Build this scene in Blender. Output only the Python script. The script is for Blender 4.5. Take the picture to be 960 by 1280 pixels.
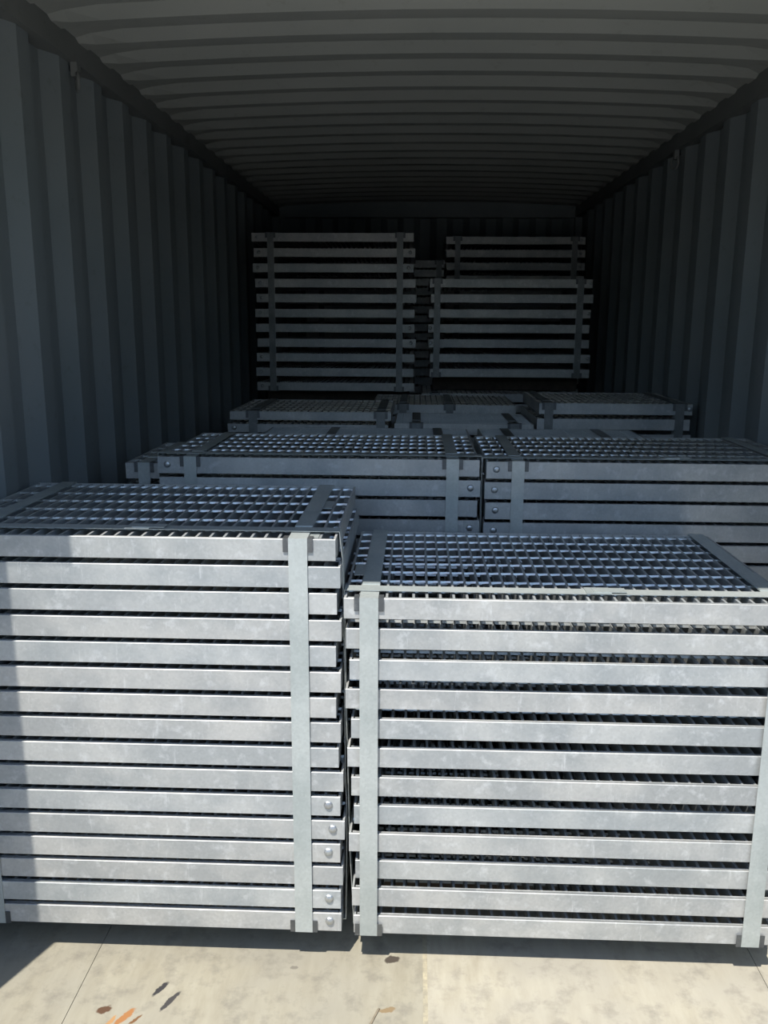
import bpy, bmesh, math, random
from mathutils import Vector, Matrix
random.seed(7)
for o in list(bpy.data.objects):
    bpy.data.objects.remove(o, do_unlink=True)
scene = bpy.context.scene
COL = scene.collection

# ---------------------------------------------------------------- camera
F_PX = 1089.0
PITCH, YAW, ROLL = map(math.radians, (12.4, -2.1, 0.3))
cd = bpy.data.cameras.new('camera'); cam = bpy.data.objects.new('camera', cd); COL.objects.link(cam)
cd.sensor_fit = 'AUTO'; cd.sensor_width = 36.0; cd.lens = F_PX * 36.0 / 1280.0
cd.clip_start = 0.05; cd.clip_end = 300
fw = Vector((math.sin(YAW)*math.cos(PITCH), math.cos(YAW)*math.cos(PITCH), -math.sin(PITCH)))
rt = Vector((math.cos(YAW), -math.sin(YAW), 0)); up = rt.cross(fw)
c_, s_ = math.cos(ROLL), math.sin(ROLL)
R_ = c_*rt + s_*up; U_ = -s_*rt + c_*up
m = Matrix((R_, U_, -fw)).transposed().to_4x4(); m.translation = Vector((-0.07, 0, 1.54))
cam.matrix_world = m
scene.camera = cam

# ---------------------------------------------------------------- sky, sun, exposure
SUN_DIR = Vector((0.42, 1.0, -2.25)).normalized()          # direction the light travels
world = bpy.data.worlds.new('world'); scene.world = world; world.use_nodes = True
nt = world.node_tree; bg = nt.nodes['Background']
sky = nt.nodes.new('ShaderNodeTexSky'); sky.sky_type = 'NISHITA'; sky.sun_disc = False
sky.sun_elevation = math.asin(-SUN_DIR.z)
sky.sun_rotation = math.atan2(-SUN_DIR.x, -SUN_DIR.y)
sky.air_density = 1.0; sky.dust_density = 0.4; sky.ozone_density = 1.0
nt.links.new(sky.outputs[0], bg.inputs[0]); bg.inputs[1].default_value = 0.20
sl = bpy.data.lights.new('sun', 'SUN'); sl.energy = 5.3; sl.angle = math.radians(0.53); sl.color = (1.0, 0.965, 0.90)
so = bpy.data.objects.new('sun', sl); COL.objects.link(so)
so.rotation_euler = SUN_DIR.to_track_quat('-Z', 'Y').to_euler(); so.location = (-2, -4, 9)
vs = scene.view_settings
vs.view_transform = 'Standard'; vs.look = 'None'; vs.gamma = 1.0; vs.use_curve_mapping = False
vs.exposure = 0.17

# ---------------------------------------------------------------- materials
def new_mat(name):
    mt = bpy.data.materials.new(name); mt.use_nodes = True
    t = mt.node_tree; b = t.nodes['Principled BSDF']
    return mt, t, b
def node(t, typ, **kw):
    n = t.nodes.new(typ)
    for k, v in kw.items(): setattr(n, k, v)
    return n
def ramp(t, src, stops):
    r = node(t, 'ShaderNodeValToRGB'); e = r.color_ramp.elements
    while len(e) < len(stops): e.new(0.5)
    for el, (p, c) in zip(e, stops):
        el.position = p; el.color = (*c, 1) if len(c) == 3 else c
    t.links.new(src, r.inputs[0]); return r
def noise(t, vec, scale, detail=3, rough=0.55):
    n = node(t, 'ShaderNodeTexNoise'); n.inputs['Scale'].default_value = scale
    n.inputs['Detail'].default_value = detail; n.inputs['Roughness'].default_value = rough
    t.links.new(vec, n.inputs['Vector']); return n
def mix(t, fac, a, b, blend='MIX'):
    x = node(t, 'ShaderNodeMix', data_type='RGBA', blend_type=blend)
    if isinstance(fac, (int, float)): x.inputs[0].default_value = fac
    else: t.links.new(fac, x.inputs[0])
    for i, v in ((6, a), (7, b)):
        if isinstance(v, tuple): x.inputs[i].default_value = (*v, 1)
        else: t.links.new(v, x.inputs[i])
    return x.outputs[2]
def galv(name, base=(0.545, 0.54, 0.515), dark=(0.40, 0.41, 0.405), metallic=0.30, rough=(0.38, 0.56), smudge=0.35):
    mt, t, b = new_mat(name)
    tc = node(t, 'ShaderNodeTexCoord'); oi = node(t, 'ShaderNodeObjectInfo')
    off = node(t, 'ShaderNodeVectorMath', operation='SCALE'); off.inputs[0].default_value = (7.3, 3.1, 5.7)
    mul = node(t, 'ShaderNodeMath', operation='MULTIPLY'); mul.inputs[1].default_value = 20
    t.links.new(oi.outputs['Random'], mul.inputs[0]); t.links.new(mul.outputs[0], off.inputs[3])
    add = node(t, 'ShaderNodeVectorMath', operation='ADD')
    t.links.new(tc.outputs['Object'], add.inputs[0]); t.links.new(off.outputs[0], add.inputs[1])
    v = add.outputs[0]
    big = noise(t, v, 5.5, 4, 0.6); fine = noise(t, v, 190, 2); mid = noise(t, v, 32, 4, 0.65)
    vor = node(t, 'ShaderNodeTexVoronoi'); vor.inputs['Scale'].default_value = 170; t.links.new(v, vor.inputs['Vector'])
    col = ramp(t, big.outputs[0], [(0.38, dark), (0.62, base)]).outputs[0]
    tint = ramp(t, oi.outputs['Random'], [(0.0, (0.92, 0.94, 0.94)), (0.5, (1.0, 0.995, 0.98)), (1.0, (0.95, 0.985, 1.0))]).outputs[0]
    col = mix(t, 1.0, col, tint, 'MULTIPLY')
    sp = ramp(t, vor.outputs['Color'], [(0.0, (0.90, 0.90, 0.90)), (1.0, (1.06, 1.06, 1.06))]).outputs[0]
    col = mix(t, 0.8, col, sp, 'MULTIPLY')
    sm = ramp(t, mid.outputs[0], [(0.55, (0, 0, 0)), (0.72, (smudge,)*3)]).outputs[0]
    col = mix(t, sm, col, (0.82, 0.83, 0.82))
    mps = node(t, 'ShaderNodeMapping'); mps.inputs['Scale'].default_value = (55, 9, 9); mps.inputs['Rotation'].default_value = (0, 0.35, 0); t.links.new(v, mps.inputs[0])
    scr = noise(t, mps.outputs[0], 1.0, 5, 0.75)
    col = mix(t, ramp(t, scr.outputs[0], [(0.60, (0, 0, 0)), (0.72, (smudge*0.9,)*3)]).outputs[0], col, (0.86, 0.87, 0.86))
    t.links.new(col, b.inputs['Base Color'])
    b.inputs['Metallic'].default_value = metallic
    rr = node(t, 'ShaderNodeMapRange'); rr.inputs['To Min'].default_value = rough[0]; rr.inputs['To Max'].default_value = rough[1]
    t.links.new(mid.outputs[0], rr.inputs[0]); t.links.new(rr.outputs[0], b.inputs['Roughness'])
    bp = node(t, 'ShaderNodeBump'); bp.inputs['Strength'].default_value = 0.06; bp.inputs['Distance'].default_value = 0.002
    t.links.new(mid.outputs[0], bp.inputs['Height']); t.links.new(bp.outputs[0], b.inputs['Normal'])
    return mt
M_BAND = galv('galvanised_band')
M_BAR = galv('galvanised_bar', (0.49, 0.50, 0.49), (0.39, 0.405, 0.405), 0.4, (0.36, 0.5), 0.15)
M_ROD = galv('galvanised_rod', (0.64, 0.65, 0.62), (0.50, 0.52, 0.51), 0.75, (0.22, 0.38), 0.2)
M_STRAP = galv('steel_strap', (0.53, 0.56, 0.54), (0.44, 0.475, 0.46), 0.35, (0.34, 0.46), 0.1)
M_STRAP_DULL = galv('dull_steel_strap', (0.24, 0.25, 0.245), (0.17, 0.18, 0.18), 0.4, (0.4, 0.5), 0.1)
M_BOLT = galv('bolt_steel', (0.55, 0.56, 0.56), (0.45, 0.46, 0.47), 0.8, (0.3, 0.45), 0.3)
M_DARK = galv('edge_protector_steel', (0.16, 0.165, 0.165), (0.11, 0.115, 0.12), 0.6, (0.4, 0.55), 0.1)

def paint(name, c1, c2, rough=0.6):
    mt, t, b = new_mat(name); tc = node(t, 'ShaderNodeTexCoord')
    n1 = noise(t, tc.outputs['Object'], 1.7, 5); n2 = noise(t, tc.outputs['Object'], 22, 5, 0.7)
    col = ramp(t, n1.outputs[0], [(0.3, c1), (0.7, c2)]).outputs[0]
    sc = ramp(t, n2.outputs[0], [(0.30, (0.80, 0.79, 0.76)), (0.42, (1, 1, 1))]).outputs[0]
    col = mix(t, 0.6, col, sc, 'MULTIPLY')
    t.links.new(col, b.inputs['Base Color']); b.inputs['Roughness'].default_value = rough
    return mt
M_PAINT = paint('container_paint', (0.185, 0.212, 0.218), (0.23, 0.252, 0.255), 0.5)
M_ROOF = paint('container_paint_bounce_lit', (0.34, 0.35, 0.32), (0.40, 0.405, 0.37), 0.5)  # same paint as the walls, lightened to stand in for bounced light
M_FRAME = paint('container_frame_paint', (0.16, 0.168, 0.16), (0.20, 0.205, 0.195))
M_GROUND = paint('concrete_yard', (0.36, 0.345, 0.31), (0.44, 0.425, 0.385), 0.9)

def plywood(name, k):
    mt, t, b = new_mat(name); tc = node(t, 'ShaderNodeTexCoord'); oi = node(t, 'ShaderNodeObjectInfo')
    geo = node(t, 'ShaderNodeNewGeometry'); pos = geo.outputs['Position']
    mp = node(t, 'ShaderNodeMapping'); mp.inputs['Scale'].default_value = (9, 2.2, 5); t.links.new(pos, mp.inputs[0])
    grain = noise(t, mp.outputs[0], 3.2, 6, 0.65); blot = noise(t, pos, 3.0, 4); mott = noise(t, pos, 16, 5, 0.7)
    col = ramp(t, grain.outputs[0], [(0.25, (0.31, 0.275, 0.205)), (0.5, (0.375, 0.34, 0.262)), (0.8, (0.44, 0.405, 0.32))]).outputs[0]
    col = mix(t, ramp(t, blot.outputs[0], [(0.4, (0, 0, 0)), (0.62, (0.75,)*3)]).outputs[0], col, (0.34, 0.315, 0.26))
    col = mix(t, ramp(t, mott.outputs[0], [(0.50, (0, 0, 0)), (0.74, (0.85,)*3)]).outputs[0], col, (0.22, 0.20, 0.165))
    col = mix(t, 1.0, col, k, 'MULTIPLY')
    dn = noise(t, pos, 70, 3); dv = node(t, 'ShaderNodeVectorMath', operation='MULTIPLY_ADD')
    t.links.new(dn.outputs['Color'], dv.inputs[0]); dv.inputs[1].default_value = (0.012, 0.016, 0); t.links.new(pos, dv.inputs[2])
    def stain(x, y, rx, ry, ang, c, col, soft=0.25):
        m1 = node(t, 'ShaderNodeMapping', vector_type='TEXTURE')
        m1.inputs['Location'].default_value = (x+0.006, y+0.008, 0); m1.inputs['Rotation'].default_value = (0, 0, ang)
        m1.inputs['Scale'].default_value = (rx, ry, 1); t.links.new(dv.outputs[0], m1.inputs[0])
        ln = node(t, 'ShaderNodeVectorMath', operation='LENGTH'); t.links.new(m1.outputs[0], ln.inputs[0])
        f = ramp(t, ln.outputs['Value'], [(1-soft, (1.0,)*3), (1.0, (0, 0, 0))]).outputs[0]
        return mix(t, f, col, c)
    for x, y, rx, ry, a, c in [(-0.655, 1.742, .0075, .030, -.5, (.035, .032, .032)), (-0.622, 1.705, .0075, .038, -.45, (.05, .045, .043)),
                               (-0.113, 1.862, .022, .014, .2, (.07, .055, .04)), (-0.765, 1.674, .018, .013, .3, (.10, .05, .025)),
                               (-0.712, 1.653, .010, .034, -.55, (.34, .15, .05)), (-0.738, 1.640, .006, .02, -.3, (.40, .22, .09)), (-0.685, 1.648, .005, .02, -.6, (.17, .08, .03)),
                               (-0.12, 1.70, .022, .008, .2, (.24, .17, .09)), (-0.35, 1.825, .012, .008, .1, (.19, .17, .135))]:
        col = stain(x, y, rx, ry, a, c, col)
    t.links.new(col, b.inputs['Base Color']); b.inputs['Roughness'].default_value = 0.85
    bp = node(t, 'ShaderNodeBump'); bp.inputs['Strength'].default_value = 0.25; bp.inputs['Distance'].default_value = 0.002
    t.links.new(grain.outputs[0], bp.inputs['Height']); t.links.new(bp.outputs[0], b.inputs['Normal'])
    return mt
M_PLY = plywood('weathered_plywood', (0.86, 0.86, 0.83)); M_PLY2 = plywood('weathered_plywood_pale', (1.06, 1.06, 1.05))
M_STRIP, _t, _b = new_mat('joint_filler')
_g = node(_t, 'ShaderNodeNewGeometry'); _n = noise(_t, _g.outputs['Position'], 45, 5, 0.7)
_t.links.new(ramp(_t, _n.outputs[0], [(0.4, (0.30, 0.27, 0.20)), (0.65, (0.46, 0.40, 0.27))]).outputs[0], _b.inputs['Base Color']); _b.inputs['Roughness'].default_value = 0.9
M_TIMBER, _t, _b = new_mat('rough_timber')
_tc = node(_t, 'ShaderNodeTexCoord'); _n = noise(_t, _tc.outputs['Object'], 20, 5)
_t.links.new(ramp(_t, _n.outputs[0], [(0.3, (0.045, 0.035, 0.026)), (0.7, (0.08, 0.062, 0.045))]).outputs[0], _b.inputs['Base Color']); _b.inputs['Roughness'].default_value = 0.85
M_SPLINT, _t, _b = new_mat('fresh_wood_splinter')
_tc = node(_t, 'ShaderNodeTexCoord'); _n = noise(_t, _tc.outputs['Object'], 60, 4)
_t.links.new(ramp(_t, _n.outputs[0], [(0.3, (0.16, 0.13, 0.09)), (0.7, (0.28, 0.23, 0.16))]).outputs[0], _b.inputs['Base Color']); _b.inputs['Roughness'].default_value = 0.8

# ---------------------------------------------------------------- mesh helpers
class MB:
    def __init__(s): s.v = []; s.f = []
    def box(s, x0, x1, y0, y1, z0, z1):
        n = len(s.v)
        s.v += [(x0,y0,z0),(x1,y0,z0),(x1,y1,z0),(x0,y1,z0),(x0,y0,z1),(x1,y0,z1),(x1,y1,z1),(x0,y1,z1)]
        s.f += [tuple(n+i for i in q) for q in ((0,3,2,1),(4,5,6,7),(0,1,5,4),(1,2,6,5),(2,3,7,6),(3,0,4,7))]
        return s
    def bbox(s, x0, x1, y0, y1, z0, z1, b):                  # box with its long x edges chamfered (front view band)
        prof = [(y0+b,z0),(y1-b,z0),(y1,z0+b),(y1,z1-b),(y1-b,z1),(y0+b,z1),(y0,z1-b),(y0,z0+b)]
        return s.prism(prof, x0, x1)
    def prism(s, prof, x0, x1):                              # yz profile extruded along x
        n = len(s.v); k = len(prof)
        s.v += [(x0,y,z) for y,z in prof] + [(x1,y,z) for y,z in prof]
        s.f.append(tuple(range(n+k-1, n-1, -1))); s.f.append(tuple(range(n+k, n+2*k)))
        for i in range(k):
            j = (i+1) % k; s.f.append((n+i, n+j, n+k+j, n+k+i))
        return s
    def twist(s, axis, a, b, p, z, r, seg, turns):           # twisted square rod along axis
        n = len(s.v); N = max(1, int(seg))
        for i in range(N+1):
            u = a+(b-a)*i/N; th = 0.34 + (0.16*math.sin(2*math.pi*turns*i/N) if turns else 0.0)
            for k in range(4):
                w = th+k*math.pi/2; dx, dz = r*math.cos(w), r*math.sin(w)
                s.v.append((u, p+dx, z+dz) if axis == 'x' else (p+dx, u, z+dz))
        for i in range(N):
            for k in range(4):
                q = (n+4*i+k, n+4*i+(k+1)%4, n+4*i+4+(k+1)%4, n+4*i+4+k)
                s.f.append(q if axis == 'y' else q[::-1])
        s.f.append((n, n+1, n+2, n+3)); s.f.append((n+4*N+3, n+4*N+2, n+4*N+1, n+4*N))
        return s
    def mesh(s, name, mat):
        me = bpy.data.meshes.new(name); me.from_pydata(s.v, [], s.f); me.update()
        bm = bmesh.new(); bm.from_mesh(me); bmesh.ops.recalc_face_normals(bm, faces=bm.faces); bm.to_mesh(me); bm.free()
        me.materials.append(mat); return me
def add(name, me, parent=None, loc=(0,0,0), rot=(0,0,0)):
    o = bpy.data.objects.new(name, me); COL.objects.link(o)
    if parent: o.parent = parent
    o.location = loc; o.rotation_euler = rot; return o
def tag(o, label=None, cat=None, group=None, kind=None):
    if label: o['label'] = label
    if cat: o['category'] = cat
    if group: o['group'] = group
    if kind: o['kind'] = kind
    return o
def struct(name, mb, mat, label):
    return tag(add(name, mb.mesh(name, mat)), label, None, None, 'structure')

# ---------------------------------------------------------------- the container
XL, XR = -1.19, 1.165           # inner flats of the side walls
YD, YB = 1.36, 7.22             # door header front edge, back wall
ZR = 2.40                       # roof at the eaves
PIT = 0.295
ground = struct('ground', MB().box(-40, 40, -60, 60, -0.36, -0.16), M_GROUND, 'pale concrete yard outside the container')
struct('wall_sky_blocker', MB().box(-26, 26, -12.4, -12.0, -0.2, 3.1).box(-26.2, 26.2, -12.45, -11.95, 3.1, 3.25), M_GROUND, 'added grey wall out of view behind the camera, shading the far end')  # added out of view; blocks low sky so the far end stays dark
flr = struct('floor', MB().box(XL-0.06, XR+0.06, 1.385, YB, -0.16, -0.004), M_PLY, 'container floor of weathered plywood sheets')
xs = [XL-0.05, -0.845, -0.032, 0.78, XR+0.05]
mb_cache = {}
for i in range(4):
    y = 1.386
    for ln in ((2.4, 2.4, 1.2) if i % 2 else (1.7, 2.4, 1.8)):
        y1 = min(y+ln, YB)
        mb = MB().box(xs[i]+0.0008, xs[i+1]-0.0008, y+0.0008, y1-0.0008, -0.004, 0.0)
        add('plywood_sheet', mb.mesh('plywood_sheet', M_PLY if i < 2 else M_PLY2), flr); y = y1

add('joint_strip', MB().box(-0.037, -0.026, 1.39, 3.6, -0.004, 0.0004).mesh('joint_strip', M_STRIP), flr)
def corrugated(side):
    X = XL if side < 0 else XR
    s = side                                                # outward direction
    pts = [(1.46, 0.0)]
    y = 2.597 - PIT*3
    while y < YB-0.3:
        if y-0.07 > 1.47: pts += [(y-0.07, 0.036)]
        if y > 1.47: pts += [(y, 0.0)]
        if y+0.078 > 1.47: pts += [(y+0.078, 0.0)]
        if y+0.148 > 1.47: pts += [(y+0.148, 0.036)]
        y += PIT
    pts += [(YB, 0.036)]
    pts = [p for i, p in enumerate(pts) if i == 0 or p[0] > pts[i-1][0]]
    mb = MB(); n = len(pts)
    for th in (0.0, 0.004):
        for z in (-0.06, 2.36):
            mb.v += [(X + s*(d+th), y_, z) for y_, d in pts]
    for i in range(n-1):
        a, b, c, d = i, n+i, 2*n+i, 3*n+i
        mb.f += [(a, a+1, b+1, b), (c, d, d+1, c+1), (b, b+1, d+1, d), (a, c, c+1, a+1)]
    mb.f += [(0, n, 3*n, 2*n), (n-1, 3*n-1, 4*n-1, 2*n-1)]
    return mb
struct('wall_left', corrugated(-1), M_PAINT, 'left corrugated steel wall of the container')
struct('wall_right', corrugated(1), M_PAINT, 'right corrugated steel wall of the container')

def roof():
    pts = [(1.46, 0.0)]
    y = 2.685 - 0.216*6
    while y < YB-0.1:
        for dy, dz in ((-0.082, 0.0), (-0.032, 0.0), (0.018, 0.027), (0.084, 0.027)):
            if y+dy > 1.47: pts.append((y+dy, dz))
        y += 0.216
    pts.append((YB, 0.0))
    mb = MB(); NX = 24; n = len(pts)
    for th in (0, 0.004):
        for i in range(NX+1):
            u = i/NX; x = XL-0.03+(XR-XL+0.06)*u; camb = 0.034*(1-(2*u-1)**2)
            edge = min(1.0, min(u, 1-u)/0.06)                # corrugations die out at the rails
            mb.v += [(x, y_, ZR+camb+d*edge+th) for y_, d in pts]
    L = (NX+1)*n
    for i in range(NX):
        for j in range(n-1):
            a, b = i*n+j, (i+1)*n+j
            mb.f += [(a, a+1, b+1, b), (L+a, L+b, L+b+1, L+a+1)]
    for j in range(n-1): mb.f += [(j, L+j, L+j+1, j+1), (NX*n+j, NX*n+j+1, L+NX*n+j+1, L+NX*n+j)]
    for i in range(NX): mb.f += [(i*n, (i+1)*n, L+(i+1)*n, L+i*n), (i*n+n-1, L+i*n+n-1, L+(i+1)*n+n-1, (i+1)*n+n-1)]
    return mb
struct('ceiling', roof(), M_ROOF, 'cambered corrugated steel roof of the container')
bw = MB(); pts = []
x = XL-0.04
while x < XR+0.04:
    for dx, dy in ((0, 0), (0.08, 0), (0.13, 0.045), (0.21, 0.045)): pts.append((min(x+dx, XR+0.05), YB+dy))
    x += 0.26
n = len(pts)
for t in (0, 0.004):
    for z in (-0.06, 2.46): bw.v += [(px, py+t, z) for px, py in pts]
for i in range(n-1):
    bw.f += [(i, i+1, n+i+1, n+i), (2*n+i, 3*n+i, 3*n+i+1, 2*n+i+1)]
bw.box(XL-0.08, XR+0.08, YB-0.06, YB+0.06, 2.33, 2.52).box(XL-0.10, XL+0.02, YB-0.06, YB+0.06, -0.06, 2.5).box(XR-0.02, XR+0.10, YB-0.06, YB+0.06, -0.06, 2.5)
struct('wall_back', bw, M_PAINT, 'corrugated front-end wall at the dark far end')
# rails, posts, header and sill around the opening
struct('trim_1', MB().box(XL-0.08, XL+0.022, 1.47, YB, 2.335, 2.425), M_FRAME, 'left top rail of the container')
struct('trim_2', MB().box(XR-0.022, XR+0.08, 1.47, YB, 2.335, 2.425), M_FRAME, 'right top rail of the container')
struct('trim_3', MB().box(XL-0.10, XR+0.10, YD, 1.48, 2.28, 2.55), M_FRAME, 'door header across the container opening')
struct('trim_4', MB().box(XL-0.10, XL+0.005, YD, 1.47, -0.16, 2.28).box(XL+0.005, XL+0.152, YD, YD+0.05, 2.10, 2.28), M_FRAME, 'left door post with its corner gusset')
struct('trim_5', MB().box(XR-0.005, XR+0.10, YD, 1.47, -0.16, 2.28), M_FRAME, 'right door post')
struct('trim_6', MB().box(XL-0.10, XR+0.10, 1.33, 1.384, -0.16, 0.0), M_FRAME, 'steel door sill')

# lashing rings hanging under the rails
def torus_mesh(name, R, r, mat, nu=20, nv=8):
    mb = MB()
    for i in range(nu):
        a = 2*math.pi*i/nu
        for j in range(nv):
            b = 2*math.pi*j/nv
            mb.v.append((r*math.sin(b), (R+r*math.cos(b))*math.cos(a), (R+r*math.cos(b))*math.sin(a)))
    for i in range(nu):
        for j in range(nv):
            mb.f.append((i*nv+j, ((i+1)%nu)*nv+j, ((i+1)%nu)*nv+(j+1)%nv, i*nv+(j+1)%nv))
    return mb.mesh(name, mat)
ring_me = torus_mesh('ring', 0.026, 0.006, M_FRAME); lug_me = MB().box(-0.011, 0.011, -0.014, 0.014, -0.012, 0.030).mesh('lug', M_FRAME)
for X, y, lab, s in ((XL+0.020, 2.975, 'steel lashing ring under the left top rail near the doors', -1), (XR-0.020, 4.45, 'steel lashing ring under the right top rail', 1)):
    e = tag(add('lashing_ring', None, None, (X, y, 2.305)), lab, 'lashing ring')
    add('lug', lug_me, e, (0, 0, 0)); add('ring', ring_me, e, (-s*0.004, 0, -0.026), (0.5, 0, 0.45))

# ---------------------------------------------------------------- grating panels
BAR = 0.0055
def bolt_mesh():
    mb = MB(); N = 12
    prof = [(0.0105, 0.0), (0.0105, -0.0025), (0.008, -0.0055), (0.0035, -0.0072)]
    for r, y in prof: mb.v += [(r*math.cos(2*math.pi*k/N), y, r*math.sin(2*math.pi*k/N)) for k in range(N)]
    for i in range(3):
        for k in range(N): mb.f.append((i*N+k, i*N+(k+1)%N, (i+1)*N+(k+1)%N, (i+1)*N+k))
    mb.f.append(tuple(3*N+k for k in range(N))); mb.f.append(tuple(range(N-1, -1, -1)))
    return mb.mesh('bolt', M_BOLT)
BOLT = bolt_mesh()
CACHE = {}
def kit(w, d, h, gap, cross, bars):
    """meshes of one size of panel; origin: middle of the front edge at the underside of the band"""
    key = (round(w,3), round(d,3), round(h,3), round(gap,4), cross, bars)
    if key in CACHE: return CACHE[key]
    k = {}
    hw = w/2; t = 0.005; ins = 0.016
    k['end_band'] = MB().bbox(-hw, hw, 0, t, 0, h, 0.0009).mesh('end_band', M_BAND)
    k['inner_band'] = MB().box(-hw+t+0.003, hw-t-0.003, 0.0098, 0.0142, 0.004, h-0.0012).box(-hw+t+0.003, hw-t-0.003, t, 0.0098, 0.004, 0.0065).mesh('inner_band', M_BAND)
    k['side_band'] = MB().box(-t/2, t/2, t, d-t, 0, h-0.0005).mesh('side_band', M_BAND)
    if gap > 0.001: k['spacer'] = MB().box(-0.014, 0.014, 0.05, d-0.05, -gap, 0.002).mesh('spacer', M_BAR)
    nb = 'x' if bars == 'x' else 'y'
    y0, y1 = 0.0142, d-t; x0, x1 = -hw+t, hw-t
    if nb == 'y':
        n = round((x1-x0)/0.0302); k['bpos'] = [x0+(x1-x0)*i/n for i in range(1, n)]
        k['bearing_bar'] = MB().box(-BAR/2, BAR/2, y0, y1, 0.003, h-0.0015).mesh('bearing_bar', M_BAR)
        m_ = round((y1-y0)/cross); k['cpos'] = [y0+(y1-y0)*(i+0.75)/m_ for i in range(m_)]
        k['cross_rod'] = MB().twist('x', x0, x1, 0, 0, 0.0037, n*6, n*1.0).mesh('cross_rod', M_ROD)
    else:
        n = round((y1-y0)/0.0302); k['bpos'] = [y0+(y1-y0)*i/n for i in range(1, n)]
        k['bearing_bar'] = MB().box(x0, x1, -BAR/2, BAR/2, 0.003, h-0.0015).mesh('bearing_bar', M_BAR)
        m_ = round((x1-x0)/cross); k['cpos'] = [x0+(x1-x0)*(i+0.5)/m_ for i in range(m_)]
        k['cross_rod'] = MB().twist('y', y0, y1, 0, 0, 0.0037, n*6, n*1.0).mesh('cross_rod', M_ROD)
    mb = MB()
    for p in k['bpos']:
        if nb == 'y': mb.box(p-BAR/2, p+BAR/2, y0, y1, 0.003, h-0.0015)
        else: mb.box(x0, x1, p-BAR/2, p+BAR/2, 0.003, h-0.0015)
    k['core_bars'] = mb
    mb = MB()
    for p in k['cpos']:
        if nb == 'y': mb.twist('x', x0, x1, p, h-0.0065, 0.0045, 1, 0)
        else: mb.twist('y', y0, y1, p, h-0.0065, 0.0045, 1, 0)
    k['core_rods'] = mb
    k['core_bars'] = k['core_bars'].mesh('bearing_bars', M_BAR); k['core_rods'] = k['core_rods'].mesh('cross_rods', M_ROD)
    k['zrod'] = h-0.0050; k['nb'] = nb
    CACHE[key] = k; return k

def panel(w, d, h, gap, cross, bars, loc, label, group, detail=False, bolts=(), strapx=(), rz=0.0, spacers=True):
    k = kit(w, d, h, gap, cross, bars)
    e = tag(add('grating_panel', None, None, loc, (0, 0, rz)), label, 'grating panel', group)
    add('end_band', k['end_band'], e); add('end_band', k['end_band'], e, (0, d-0.005, 0))
    add('inner_band', k['inner_band'], e)
    for s in (-1, 1): add('side_band', k['side_band'], e, (s*(w/2-0.0025), 0, 0))
    if spacers and 'spacer' in k:
        for x in strapx: add('spacer', k['spacer'], e, (x, 0, 0))
    if detail:
        for p in k['bpos']: add('bearing_bar', k['bearing_bar'], e, (p, 0, 0) if k['nb'] == 'y' else (0, p, 0))
        for p in k['cpos']: add('cross_rod', k['cross_rod'], e, (0, p, k['zrod']) if k['nb'] == 'y' else (p, 0, k['zrod']))
    else:
        add('bearing_bars', k['core_bars'], e)['kind'] = 'stuff'
        add('cross_rods', k['core_rods'], e)['kind'] = 'stuff'
    for bx, bz in bolts: add('bolt', BOLT, e, (bx, 0.0005, bz))
    return e

def hidden_stack(w, d, h, pitch, x, y, z0, n, cross, bars, label):
    """the panels lower down in a bundle that nothing in the view shows singly"""
    mb = MB(); hw = w/2
    for i in range(n):
        z = z0+i*pitch
        mb.box(-hw, hw, 0, 0.005, z, z+h).box(-hw, hw, d-0.005, d, z, z+h)
        mb.box(-hw, -hw+0.005, 0.005, d-0.005, z, z+h).box(hw-0.005, hw, 0.005, d-0.005, z, z+h)
        for j in range(1, int(w/0.06)):
            xx = -hw+j*w/int(w/0.06); mb.box(xx-BAR/2, xx+BAR/2, 0.005, d-0.005, z+0.003, z+h-0.002)
        if pitch > h+0.001 and i < n-1:
            for s in (-1, 1): mb.box(s*(hw-0.09)-0.014, s*(hw-0.09)+0.014, 0.05, d-0.05, z+h-0.001, z+pitch)
    o = add('stacked_grating_panels', mb.mesh('stacked_grating_panels', M_BAND), None, (x, y, 0))
    return tag(o, label, 'grating panels', None, 'stuff')

ORD = ['', 'topmost', 'second', 'third', 'fourth', 'fifth', 'sixth', 'seventh', 'eighth', 'ninth', 'tenth', 'eleventh', 'twelfth', 'thirteenth', 'fourteenth', 'fifteenth', 'sixteenth']
def nth(i, n, where):
    if i == 1: return 'topmost grating panel of ' + where
    if i == n: return 'lowest grating panel of ' + where
    return '%s grating panel from the top of %s' % (ORD[i], where)

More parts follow.
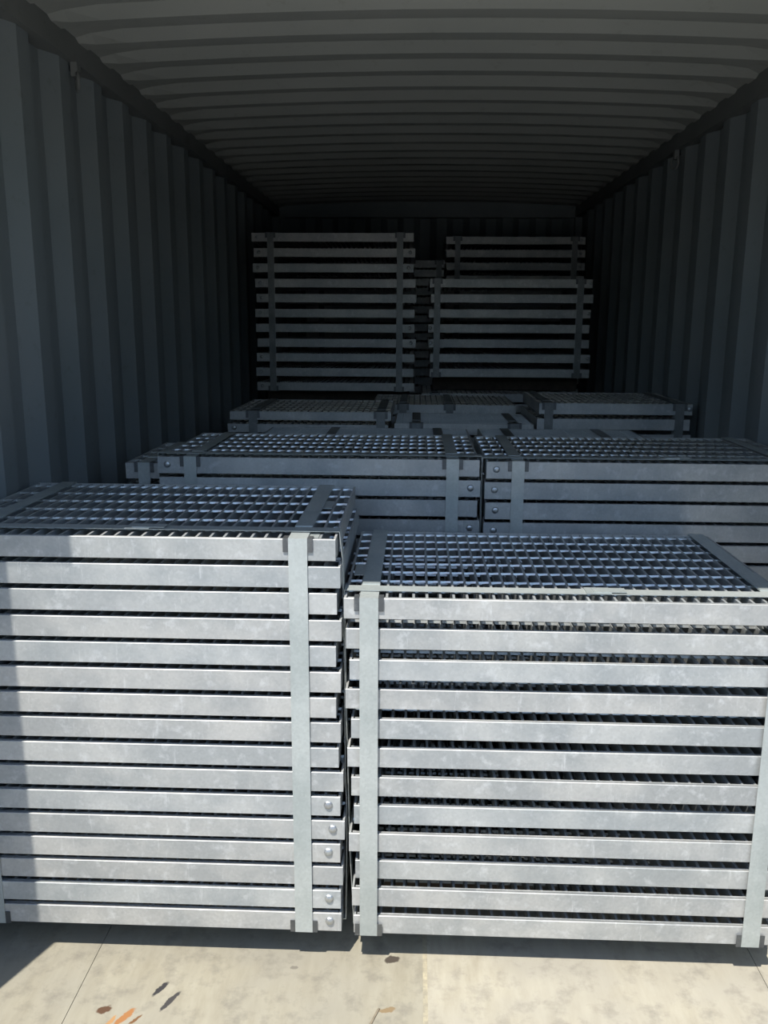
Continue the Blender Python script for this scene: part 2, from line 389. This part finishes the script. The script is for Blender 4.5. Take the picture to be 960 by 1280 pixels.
# ---------------------------------------------------------------- straps
def strap_y(x, y0, y1, z0, z1, label, group, w=0.042, lap=(0.15, 0.32), prot=True, bottom_prot=True, mat=None):
    """steel strap looped front to back round a bundle; child pieces: edge protectors, lap"""
    T = 0.0014; c = 0.0012
    mb = MB(); hw = w/2
    a0, a1, b0, b1 = y0-c, y1+c, z0-c, z1+c
    mb.box(-hw, hw, a0-T, a0, b0-T, b1+T).box(-hw, hw, a1, a1+T, b0-T, b1+T)
    mb.box(-hw, hw, a0, a1, b1, b1+T).box(-hw, hw, a0, a1, b0-T, b0)
    e = tag(add('steel_strap', None, None, (x, 0, 0)), label, 'strap', group)
    mat = mat or M_STRAP
    add('band', mb.mesh('strap_band', mat), e)
    if lap: add('lap', MB().box(-hw+0.0008, hw-0.0008, y0+lap[0], y0+lap[1], b1+T, b1+T+0.0022).mesh('lap', mat), e)
    pw = hw+0.012
    P_ = []
    if prot: P_.append((b1, -1))
    if bottom_prot: P_.append((b0, 1))
    for zz, sgn in P_:
        for s in (-1, 1):
            m2 = MB(); xa, xb = sorted((s*hw, s*pw))
            za, zb = sorted((zz-sgn*0.0012, zz+sgn*0.030))
            m2.box(xa, xb, a0-0.0011, a0+0.0006, za, zb)
            zc, zd = sorted((zz, zz-sgn*0.0012)); m2.box(xa, xb, a0+0.0006, a0+0.026, zc, zd)
            add('edge_protector', m2.mesh('edge_protector', M_DARK), e)
    return e
def strap_x(y, x0, x1, z0, z1, label, group, w=0.038, seal=None, left=None, right=None):
    """strap looped left to right round a bundle near its front edge; left / right: (x, z) points the sides follow from top to bottom"""
    T = 0.0014; c = 0.0044
    mb = MB(); hw = w/2
    b0, b1 = z0-c, z1+c
    L_ = [(x0-c, b1), (x0-c, b0)] if left is None else [(left[0][0], b1)]+left[1:-1]+[(left[-1][0], b0)]
    R_ = [(x1+c, b1), (x1+c, b0)] if right is None else [(right[0][0], b1)]+right[1:-1]+[(right[-1][0], b0)]
    path = L_[::-1]+R_                                        # bottom left, up, across the top, down
    n = len(path)
    cx_ = sum(p[0] for p in path)/n; cz_ = sum(p[1] for p in path)/n
    outer = [(px+(T if px > cx_ else -T), pz+(T if pz >= b1-1e-6 else -T if pz <= b0+1e-6 else 0)) for px, pz in path]
    for k in range(n):
        (ax, az), (bx, bz) = path[k], path[(k+1) % n]; (ox, oz), (qx, qz) = outer[k], outer[(k+1) % n]
        m0 = len(mb.v)
        for yy in (-hw, hw): mb.v += [(ax, yy, az), (bx, yy, bz), (qx, yy, qz), (ox, yy, oz)]
        mb.f += [tuple(m0+q for q in f) for f in ((0,1,2,3), (7,6,5,4), (0,4,5,1), (3,2,6,7))]
    e = tag(add('steel_strap', None, None, (0, y, 0)), label, 'strap', group)
    add('band', mb.mesh('strap_band', M_STRAP), e)
    if seal is not None:
        m2 = MB().box(seal-0.028, seal+0.028, -hw-0.003, hw+0.003, b1+T, b1+T+0.0028).box(seal-0.012, seal+0.062, -hw+0.002, hw-0.004, b1+T+0.0028, b1+T+0.0045)
        add('seal', m2.mesh('seal', M_STRAP), e)
    return e
def bearers(x, w, y, d, z0, z1, label):
    for i, yy in enumerate((y+d*0.42, y+d*0.80)):
        o = add('timber_bearer', MB().bbox(-w/2+0.03, w/2-0.03, -0.04, 0.04, 0, z1-z0, 0.004).mesh('timber_bearer', M_TIMBER), None, (x, yy, z0))
        tag(o, ('front' if i == 0 else 'rear')+' timber bearer under '+label, 'timber bearer', 'timber bearers under the bundles')

# ================================================================ bundle: front left
DEP = 0.63
YF = 1.845
g = 'panels in the front left bundle'
wA = 0.93; hA = 0.0490; pA = 0.0622; zA0 = 0.088
rightA = [-.241,-.231,-.239,-.229,-.242,-.231,-.242,-.232,-.237,-.227,-.234,-.224,-.235,-.229,-.234,-.233]
boltA = {11: .02, 12: .022, 13: .021, 15: .021, 16: .021, 10: None}
xcA = -0.235-wA/2
for i in range(1, 17):
    z = zA0+(16-i)*pA
    b = []
    if boltA.get(i): b = [(wA/2-0.028, 0.029)]
    xx = rightA[i-1]-0.003-wA/2
    panel(wA, DEP, hA, pA-hA, 0.097, 'y', (xx, YF+random.uniform(0.0, 0.004), z), nth(i, 16, 'the tall front left bundle beside the wall'), g,
          detail=(i == 1), bolts=b, strapx=(-0.327-xx, -1.085-xx), spacers=i < 16)
topA = zA0+15*pA+hA
strap_y(-0.327, YF, YF+DEP+0.004, zA0, topA, 'steel strap down the front of the front left bundle, right side', 'straps round the front bundles', lap=(0.11, 0.27))
strap_y(-1.085, YF, YF+DEP+0.004, zA0, topA, 'steel strap at the wall end of the front left bundle', 'straps round the front bundles', lap=(0.11, 0.30))
strap_x(YF+0.072, -1.1730, -0.2232, zA0, topA, 'strap running sideways over the front left bundle top', 'straps round the front bundles', seal=-0.70,
        right=[(-0.2405, topA), (-0.2335, zA0+14*pA+hA), (-0.2313, zA0+12*pA), (-0.2293, zA0+6*pA), (-0.2263, zA0+4*pA+hA), (-0.2263, zA0+4*pA), (-0.2300, zA0)])
bearers(xcA, wA, YF, DEP, 0, zA0-0.006, 'the front left bundle')

# ================================================================ bundle: front right
g = 'panels in the front right bundle'
wB = 1.0; hB = 0.0480; pB = 0.0731; zB0 = 0.085
leftB = [-.23,-.226,-.218,-.228,-.215,-.224,-.215,-.209,-.221,-.206,-.214,-.21]
rec = [0,.004,.001,.005,.003,.006,.002,.004,.002,.004,.001,0]
for i in range(1, 13):
    z = zB0+(12-i)*pB
    b = [(-wB/2+0.05, 0.027)] if i in (2, 11) else []
    xx = leftB[i-1]+0.004+wB/2
    panel(wB, DEP, hB, pB-hB, 0.0755, 'y', (xx, YF+rec[i-1]+(0.0016 if i > 1 else 0), z), nth(i, 12, 'the front right bundle, nearest the open floor'), g,
          detail=(i == 1), bolts=b, strapx=(-0.17-xx, 0.742-xx), spacers=i < 12, rz=0.0 if i == 1 else random.uniform(-0.0028, 0.0028))
topB = zB0+11*pB+hB
strap_y(-0.170, YF-0.002, YF+DEP+0.010, zB0, topB, 'steel strap down the front of the front right bundle, left side', 'straps round the front bundles', lap=(0.10, 0.37))
strap_y(0.742, YF-0.002, YF+DEP+0.010, zB0, topB, 'steel strap down the front of the front right bundle, right side', 'straps round the front bundles', lap=(0.10, 0.24))
strap_x(YF+0.060, -0.232, 0.802, zB0, topB, 'sunlit strap running sideways over the front right bundle top', 'straps round the front bundles', seal=0.345,
        left=[(-0.2272, topB), (-0.2250, zB0+8*pB), (-0.2215, zB0+6*pB), (-0.2180, zB0+3*pB), (-0.2115, zB0+pB), (-0.2085, zB0)])
bearers(0.285, wB, YF, DEP, 0, zB0-0.006, 'the front right bundle')

# ================================================================ second row
def bundle(x0, x1, y, d, top, pitch, h, nshow, where, group, zbase=0.085, cross=0.097, bars='y', straps=(), detail=False, boltsL=(), boltsR=(), jit=0.006,
           bearer_z=None, xs_off=None, sgroup='straps round the inner bundles', only=None, seal=None, sx=False, names=None, hidden=True, hlabel=None, ndx=None, boff=0.030):
    w = x1-x0; xc = (x0+x1)/2
    n = int((top-h-zbase)/pitch)+1 if only is None else only
    zb = top-h-(n-1)*pitch
    for i in range(1, min(n, nshow)+1):
        dx = 0 if jit == 0 else (ndx[i-1] if ndx else random.uniform(-jit, jit))
        b = []
        if i in boltsL: b.append((-w/2+boff, h*0.55))
        if i in boltsR: b.append((w/2-boff, h*0.55))
        last = i == n
        panel(w, d, h, pitch-h, cross, bars, (xc+dx, y+random.uniform(0, 0.003), top-h-(i-1)*pitch), nth(i, n if only else 99, where), group,
              detail=(detail and i == 1), bolts=b, strapx=tuple(s-xc-dx for s in straps), spacers=not last)
    if n > nshow and hidden:
        hidden_stack(w, d, h, pitch, xc, y+0.002, zb, n-nshow, cross, bars, hlabel or 'lower grating panels of '+where)
    for j, s in enumerate(straps):
        nm = ('left', 'right')[j] if len(straps) > 1 else 'only'
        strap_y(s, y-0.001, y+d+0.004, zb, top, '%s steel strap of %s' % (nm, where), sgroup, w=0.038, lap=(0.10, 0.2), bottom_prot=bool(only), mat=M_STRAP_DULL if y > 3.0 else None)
    if sx: strap_x(y+0.062, x0-jit, x1+jit, zb, top, 'sideways strap over the top of '+where, sgroup, seal=seal)
    bearers(xc, w, y, d, zbase-0.085 if bearer_z is None else bearer_z, zb-0.0065, where)
    return zb
Y2 = 2.60
bundle(-0.858, 0.122, Y2, 0.58, 1.131, 0.0622, 0.051, 6, 'the second-row bundle behind the front left one', 'panels in the second-row left bundle',
       straps=(-0.757, 0.041), detail=True, boltsL=(1,), boltsR=(2, 4), sx=True, ndx=(0, .004, -.004, .004, .0, .003), jit=0.004)
bundle(0.143, 1.132, Y2, 0.60, 1.127, 0.0628, 0.052, 10, 'the second-row bundle behind the front right one', 'panels in the second-row right bundle',
       straps=(0.238, 1.060), detail=True, boltsL=(1, 2, 3, 4), sx=True, seal=0.70, ndx=(0, -.004, 0, -.004, .003, -.003, .002, 0, .002, 0), jit=0.004)
bundle(-0.985, -0.872, 2.68, 0.46, 1.098, 0.068, 0.050, 2, 'the narrow bundle squeezed left of the second-row bundle', 'panels in the narrow bundle', straps=(-0.925,), jit=0.0)
# third row: panels with their bars running left to right
bundle(-0.70, 0.148, 3.24, 0.54, 1.082, 0.064, 0.05, 1, 'the third-row left bundle with crosswise bars', 'top panels with crosswise bars', bars='x', cross=0.085, straps=(-0.42, 0.02), jit=0.002)
bundle(0.195, 0.855, 3.25, 0.54, 1.082, 0.064, 0.05, 1, 'the third-row right bundle with crosswise bars', 'top panels with crosswise bars', bars='x', cross=0.085, straps=(0.31, 0.70), jit=0.002)
# fourth row
bundle(-0.900, -0.182, 3.85, 0.60, 1.143, 0.056, 0.038, 2, 'the fourth-row left bundle of thin panels', 'panels in the fourth-row left bundle', straps=(-0.797, -0.228), boltsL=(2,), jit=0.008, ndx=(0, -.012))
bundle(-0.166, 0.448, 3.85, 0.44, 1.096, 0.062, 0.05, 1, 'the fourth-row middle bundle with crosswise bars', 'top panels with crosswise bars', bars='x', cross=0.062, straps=(-0.07, 0.363), jit=0.002)
bundle(0.468, 1.132, 3.85, 0.60, 1.190, 0.067, 0.048, 2, 'the fourth-row right bundle by the right wall', 'panels in the fourth-row right bundle', straps=(0.510, 1.077), jit=0.008, ndx=(0, -.008), boltsR=(1,), boff=0.012)
# fifth row
bundle(-0.30, 0.44, 4.50, 0.62, 1.118, 0.062, 0.05, 1, 'the fifth-row bundle in the middle', 'panels in the fifth row', straps=(-0.14, 0.10), jit=0.002)
# sixth row: two tiers
bundle(-1.05, -0.10, 5.34, 0.66, 1.033, 0.062, 0.05, 1, 'the bundle carrying the tall far left stack', 'panels under the far stacks', straps=(-0.93, -0.20), jit=0.002)
bundle(-0.04, 0.905, 5.32, 0.68, 1.110, 0.062, 0.05, 1, 'the bundle carrying the far right stack', 'panels under the far stacks', straps=(0.04, 0.80), jit=0.002)
bundle(-1.058, -0.090, 5.40, 0.60, 2.047, 0.0883, 0.050, 11, 'the tall far left stack on the upper tier', 'panels in the far left stack', zbase=1.11, straps=(-0.956, -0.180), only=11,
       bearer_z=1.033, boltsL=(1, 2, 3, 4, 5, 6, 9, 10, 11), boltsR=(2, 3, 7, 8), ndx=(-.010, 0, -.008, .004, .010, .0, .002, .010, .003, -.002, .003))
bundle(0.004, 0.972, 5.40, 0.60, 1.785, 0.0885, 0.050, 7, 'the far right stack on the upper tier', 'panels in the far right stack', zbase=1.2, straps=(0.046, 0.900), only=7,
       bearer_z=1.110, boltsL=(4, 5), boltsR=(1, 2, 3, 6), ndx=(-.004, .004, -.006, -.010, -.006, .004, .004), boff=0.0125)
# last row at the dark end wall
bundle(-0.86, 0.113, 6.30, 0.62, 1.950, 0.062, 0.05, 14, 'the dim stack by the far end wall', 'panels in the far wall stack', zbase=0.9, straps=(-0.75, 0.074), jit=0.005, only=17, bearer_z=0.8075)
bundle(0.121, 1.078, 6.30, 0.62, 2.108, 0.0865, 0.050, 5, 'the far wall stack above the right stack', 'panels in the far wall right stack', zbase=0.9, straps=(0.200, 1.006), jit=0.006, only=14, bearer_z=0.8185, boltsR=(1, 2, 3))
hidden_stack(0.97, 0.62, 0.05, 0.062, -0.373, 6.30, 0.075, 12, 0.1, 'y', 'lower grating panels under the dim far wall stack')
hidden_stack(0.957, 0.62, 0.05, 0.063, 0.60, 6.30, 0.075, 12, 0.1, 'y', 'lower grating panels under the far wall right stack')
bearers(-0.373, 0.97, 6.30, 0.62, 0, 0.0735, 'the far wall left panels')
bearers(0.60, 0.957, 6.30, 0.62, 0, 0.0735, 'the far wall right panels')

# ---------------------------------------------------------------- clip plates on the top panels and a splinter on the floor
for o in bpy.data.objects:
    lb = o.get('label', '')
    if lb.startswith('topmost grating panel of the tall front left'):
        pm = MB().box(-0.0125, 0.0125, 0, 0.085, 0, 0.003).mesh('clip_plate', M_STRAP)
        add('clip_plate', pm, o, (wA/2-0.052, 0.335, hA-0.004))
        add('clip_plate', pm, o, (wA/2-0.052, 0.02, hA-0.004))
    if lb.startswith('topmost grating panel of the front right'):
        pm = MB().box(-0.0125, 0.0125, 0, 0.09, 0, 0.003).mesh('clip_plate', M_STRAP)
        add('clip_plate', pm, o, (-wB/2+0.022, 0.19, hB-0.004))
sp = MB(); sp.prism([(-0.035, 0), (0.035, 0), (0.028, 0.004), (-0.02, 0.0035)], -0.0022, 0.0022)
tag(add('wood_splinter', sp.mesh('wood_splinter', M_SPLINT), None, (-0.149, 1.672, 0.0), (0, 0, -0.35)), 'thin dark wood splinter on the plywood floor', 'splinter')
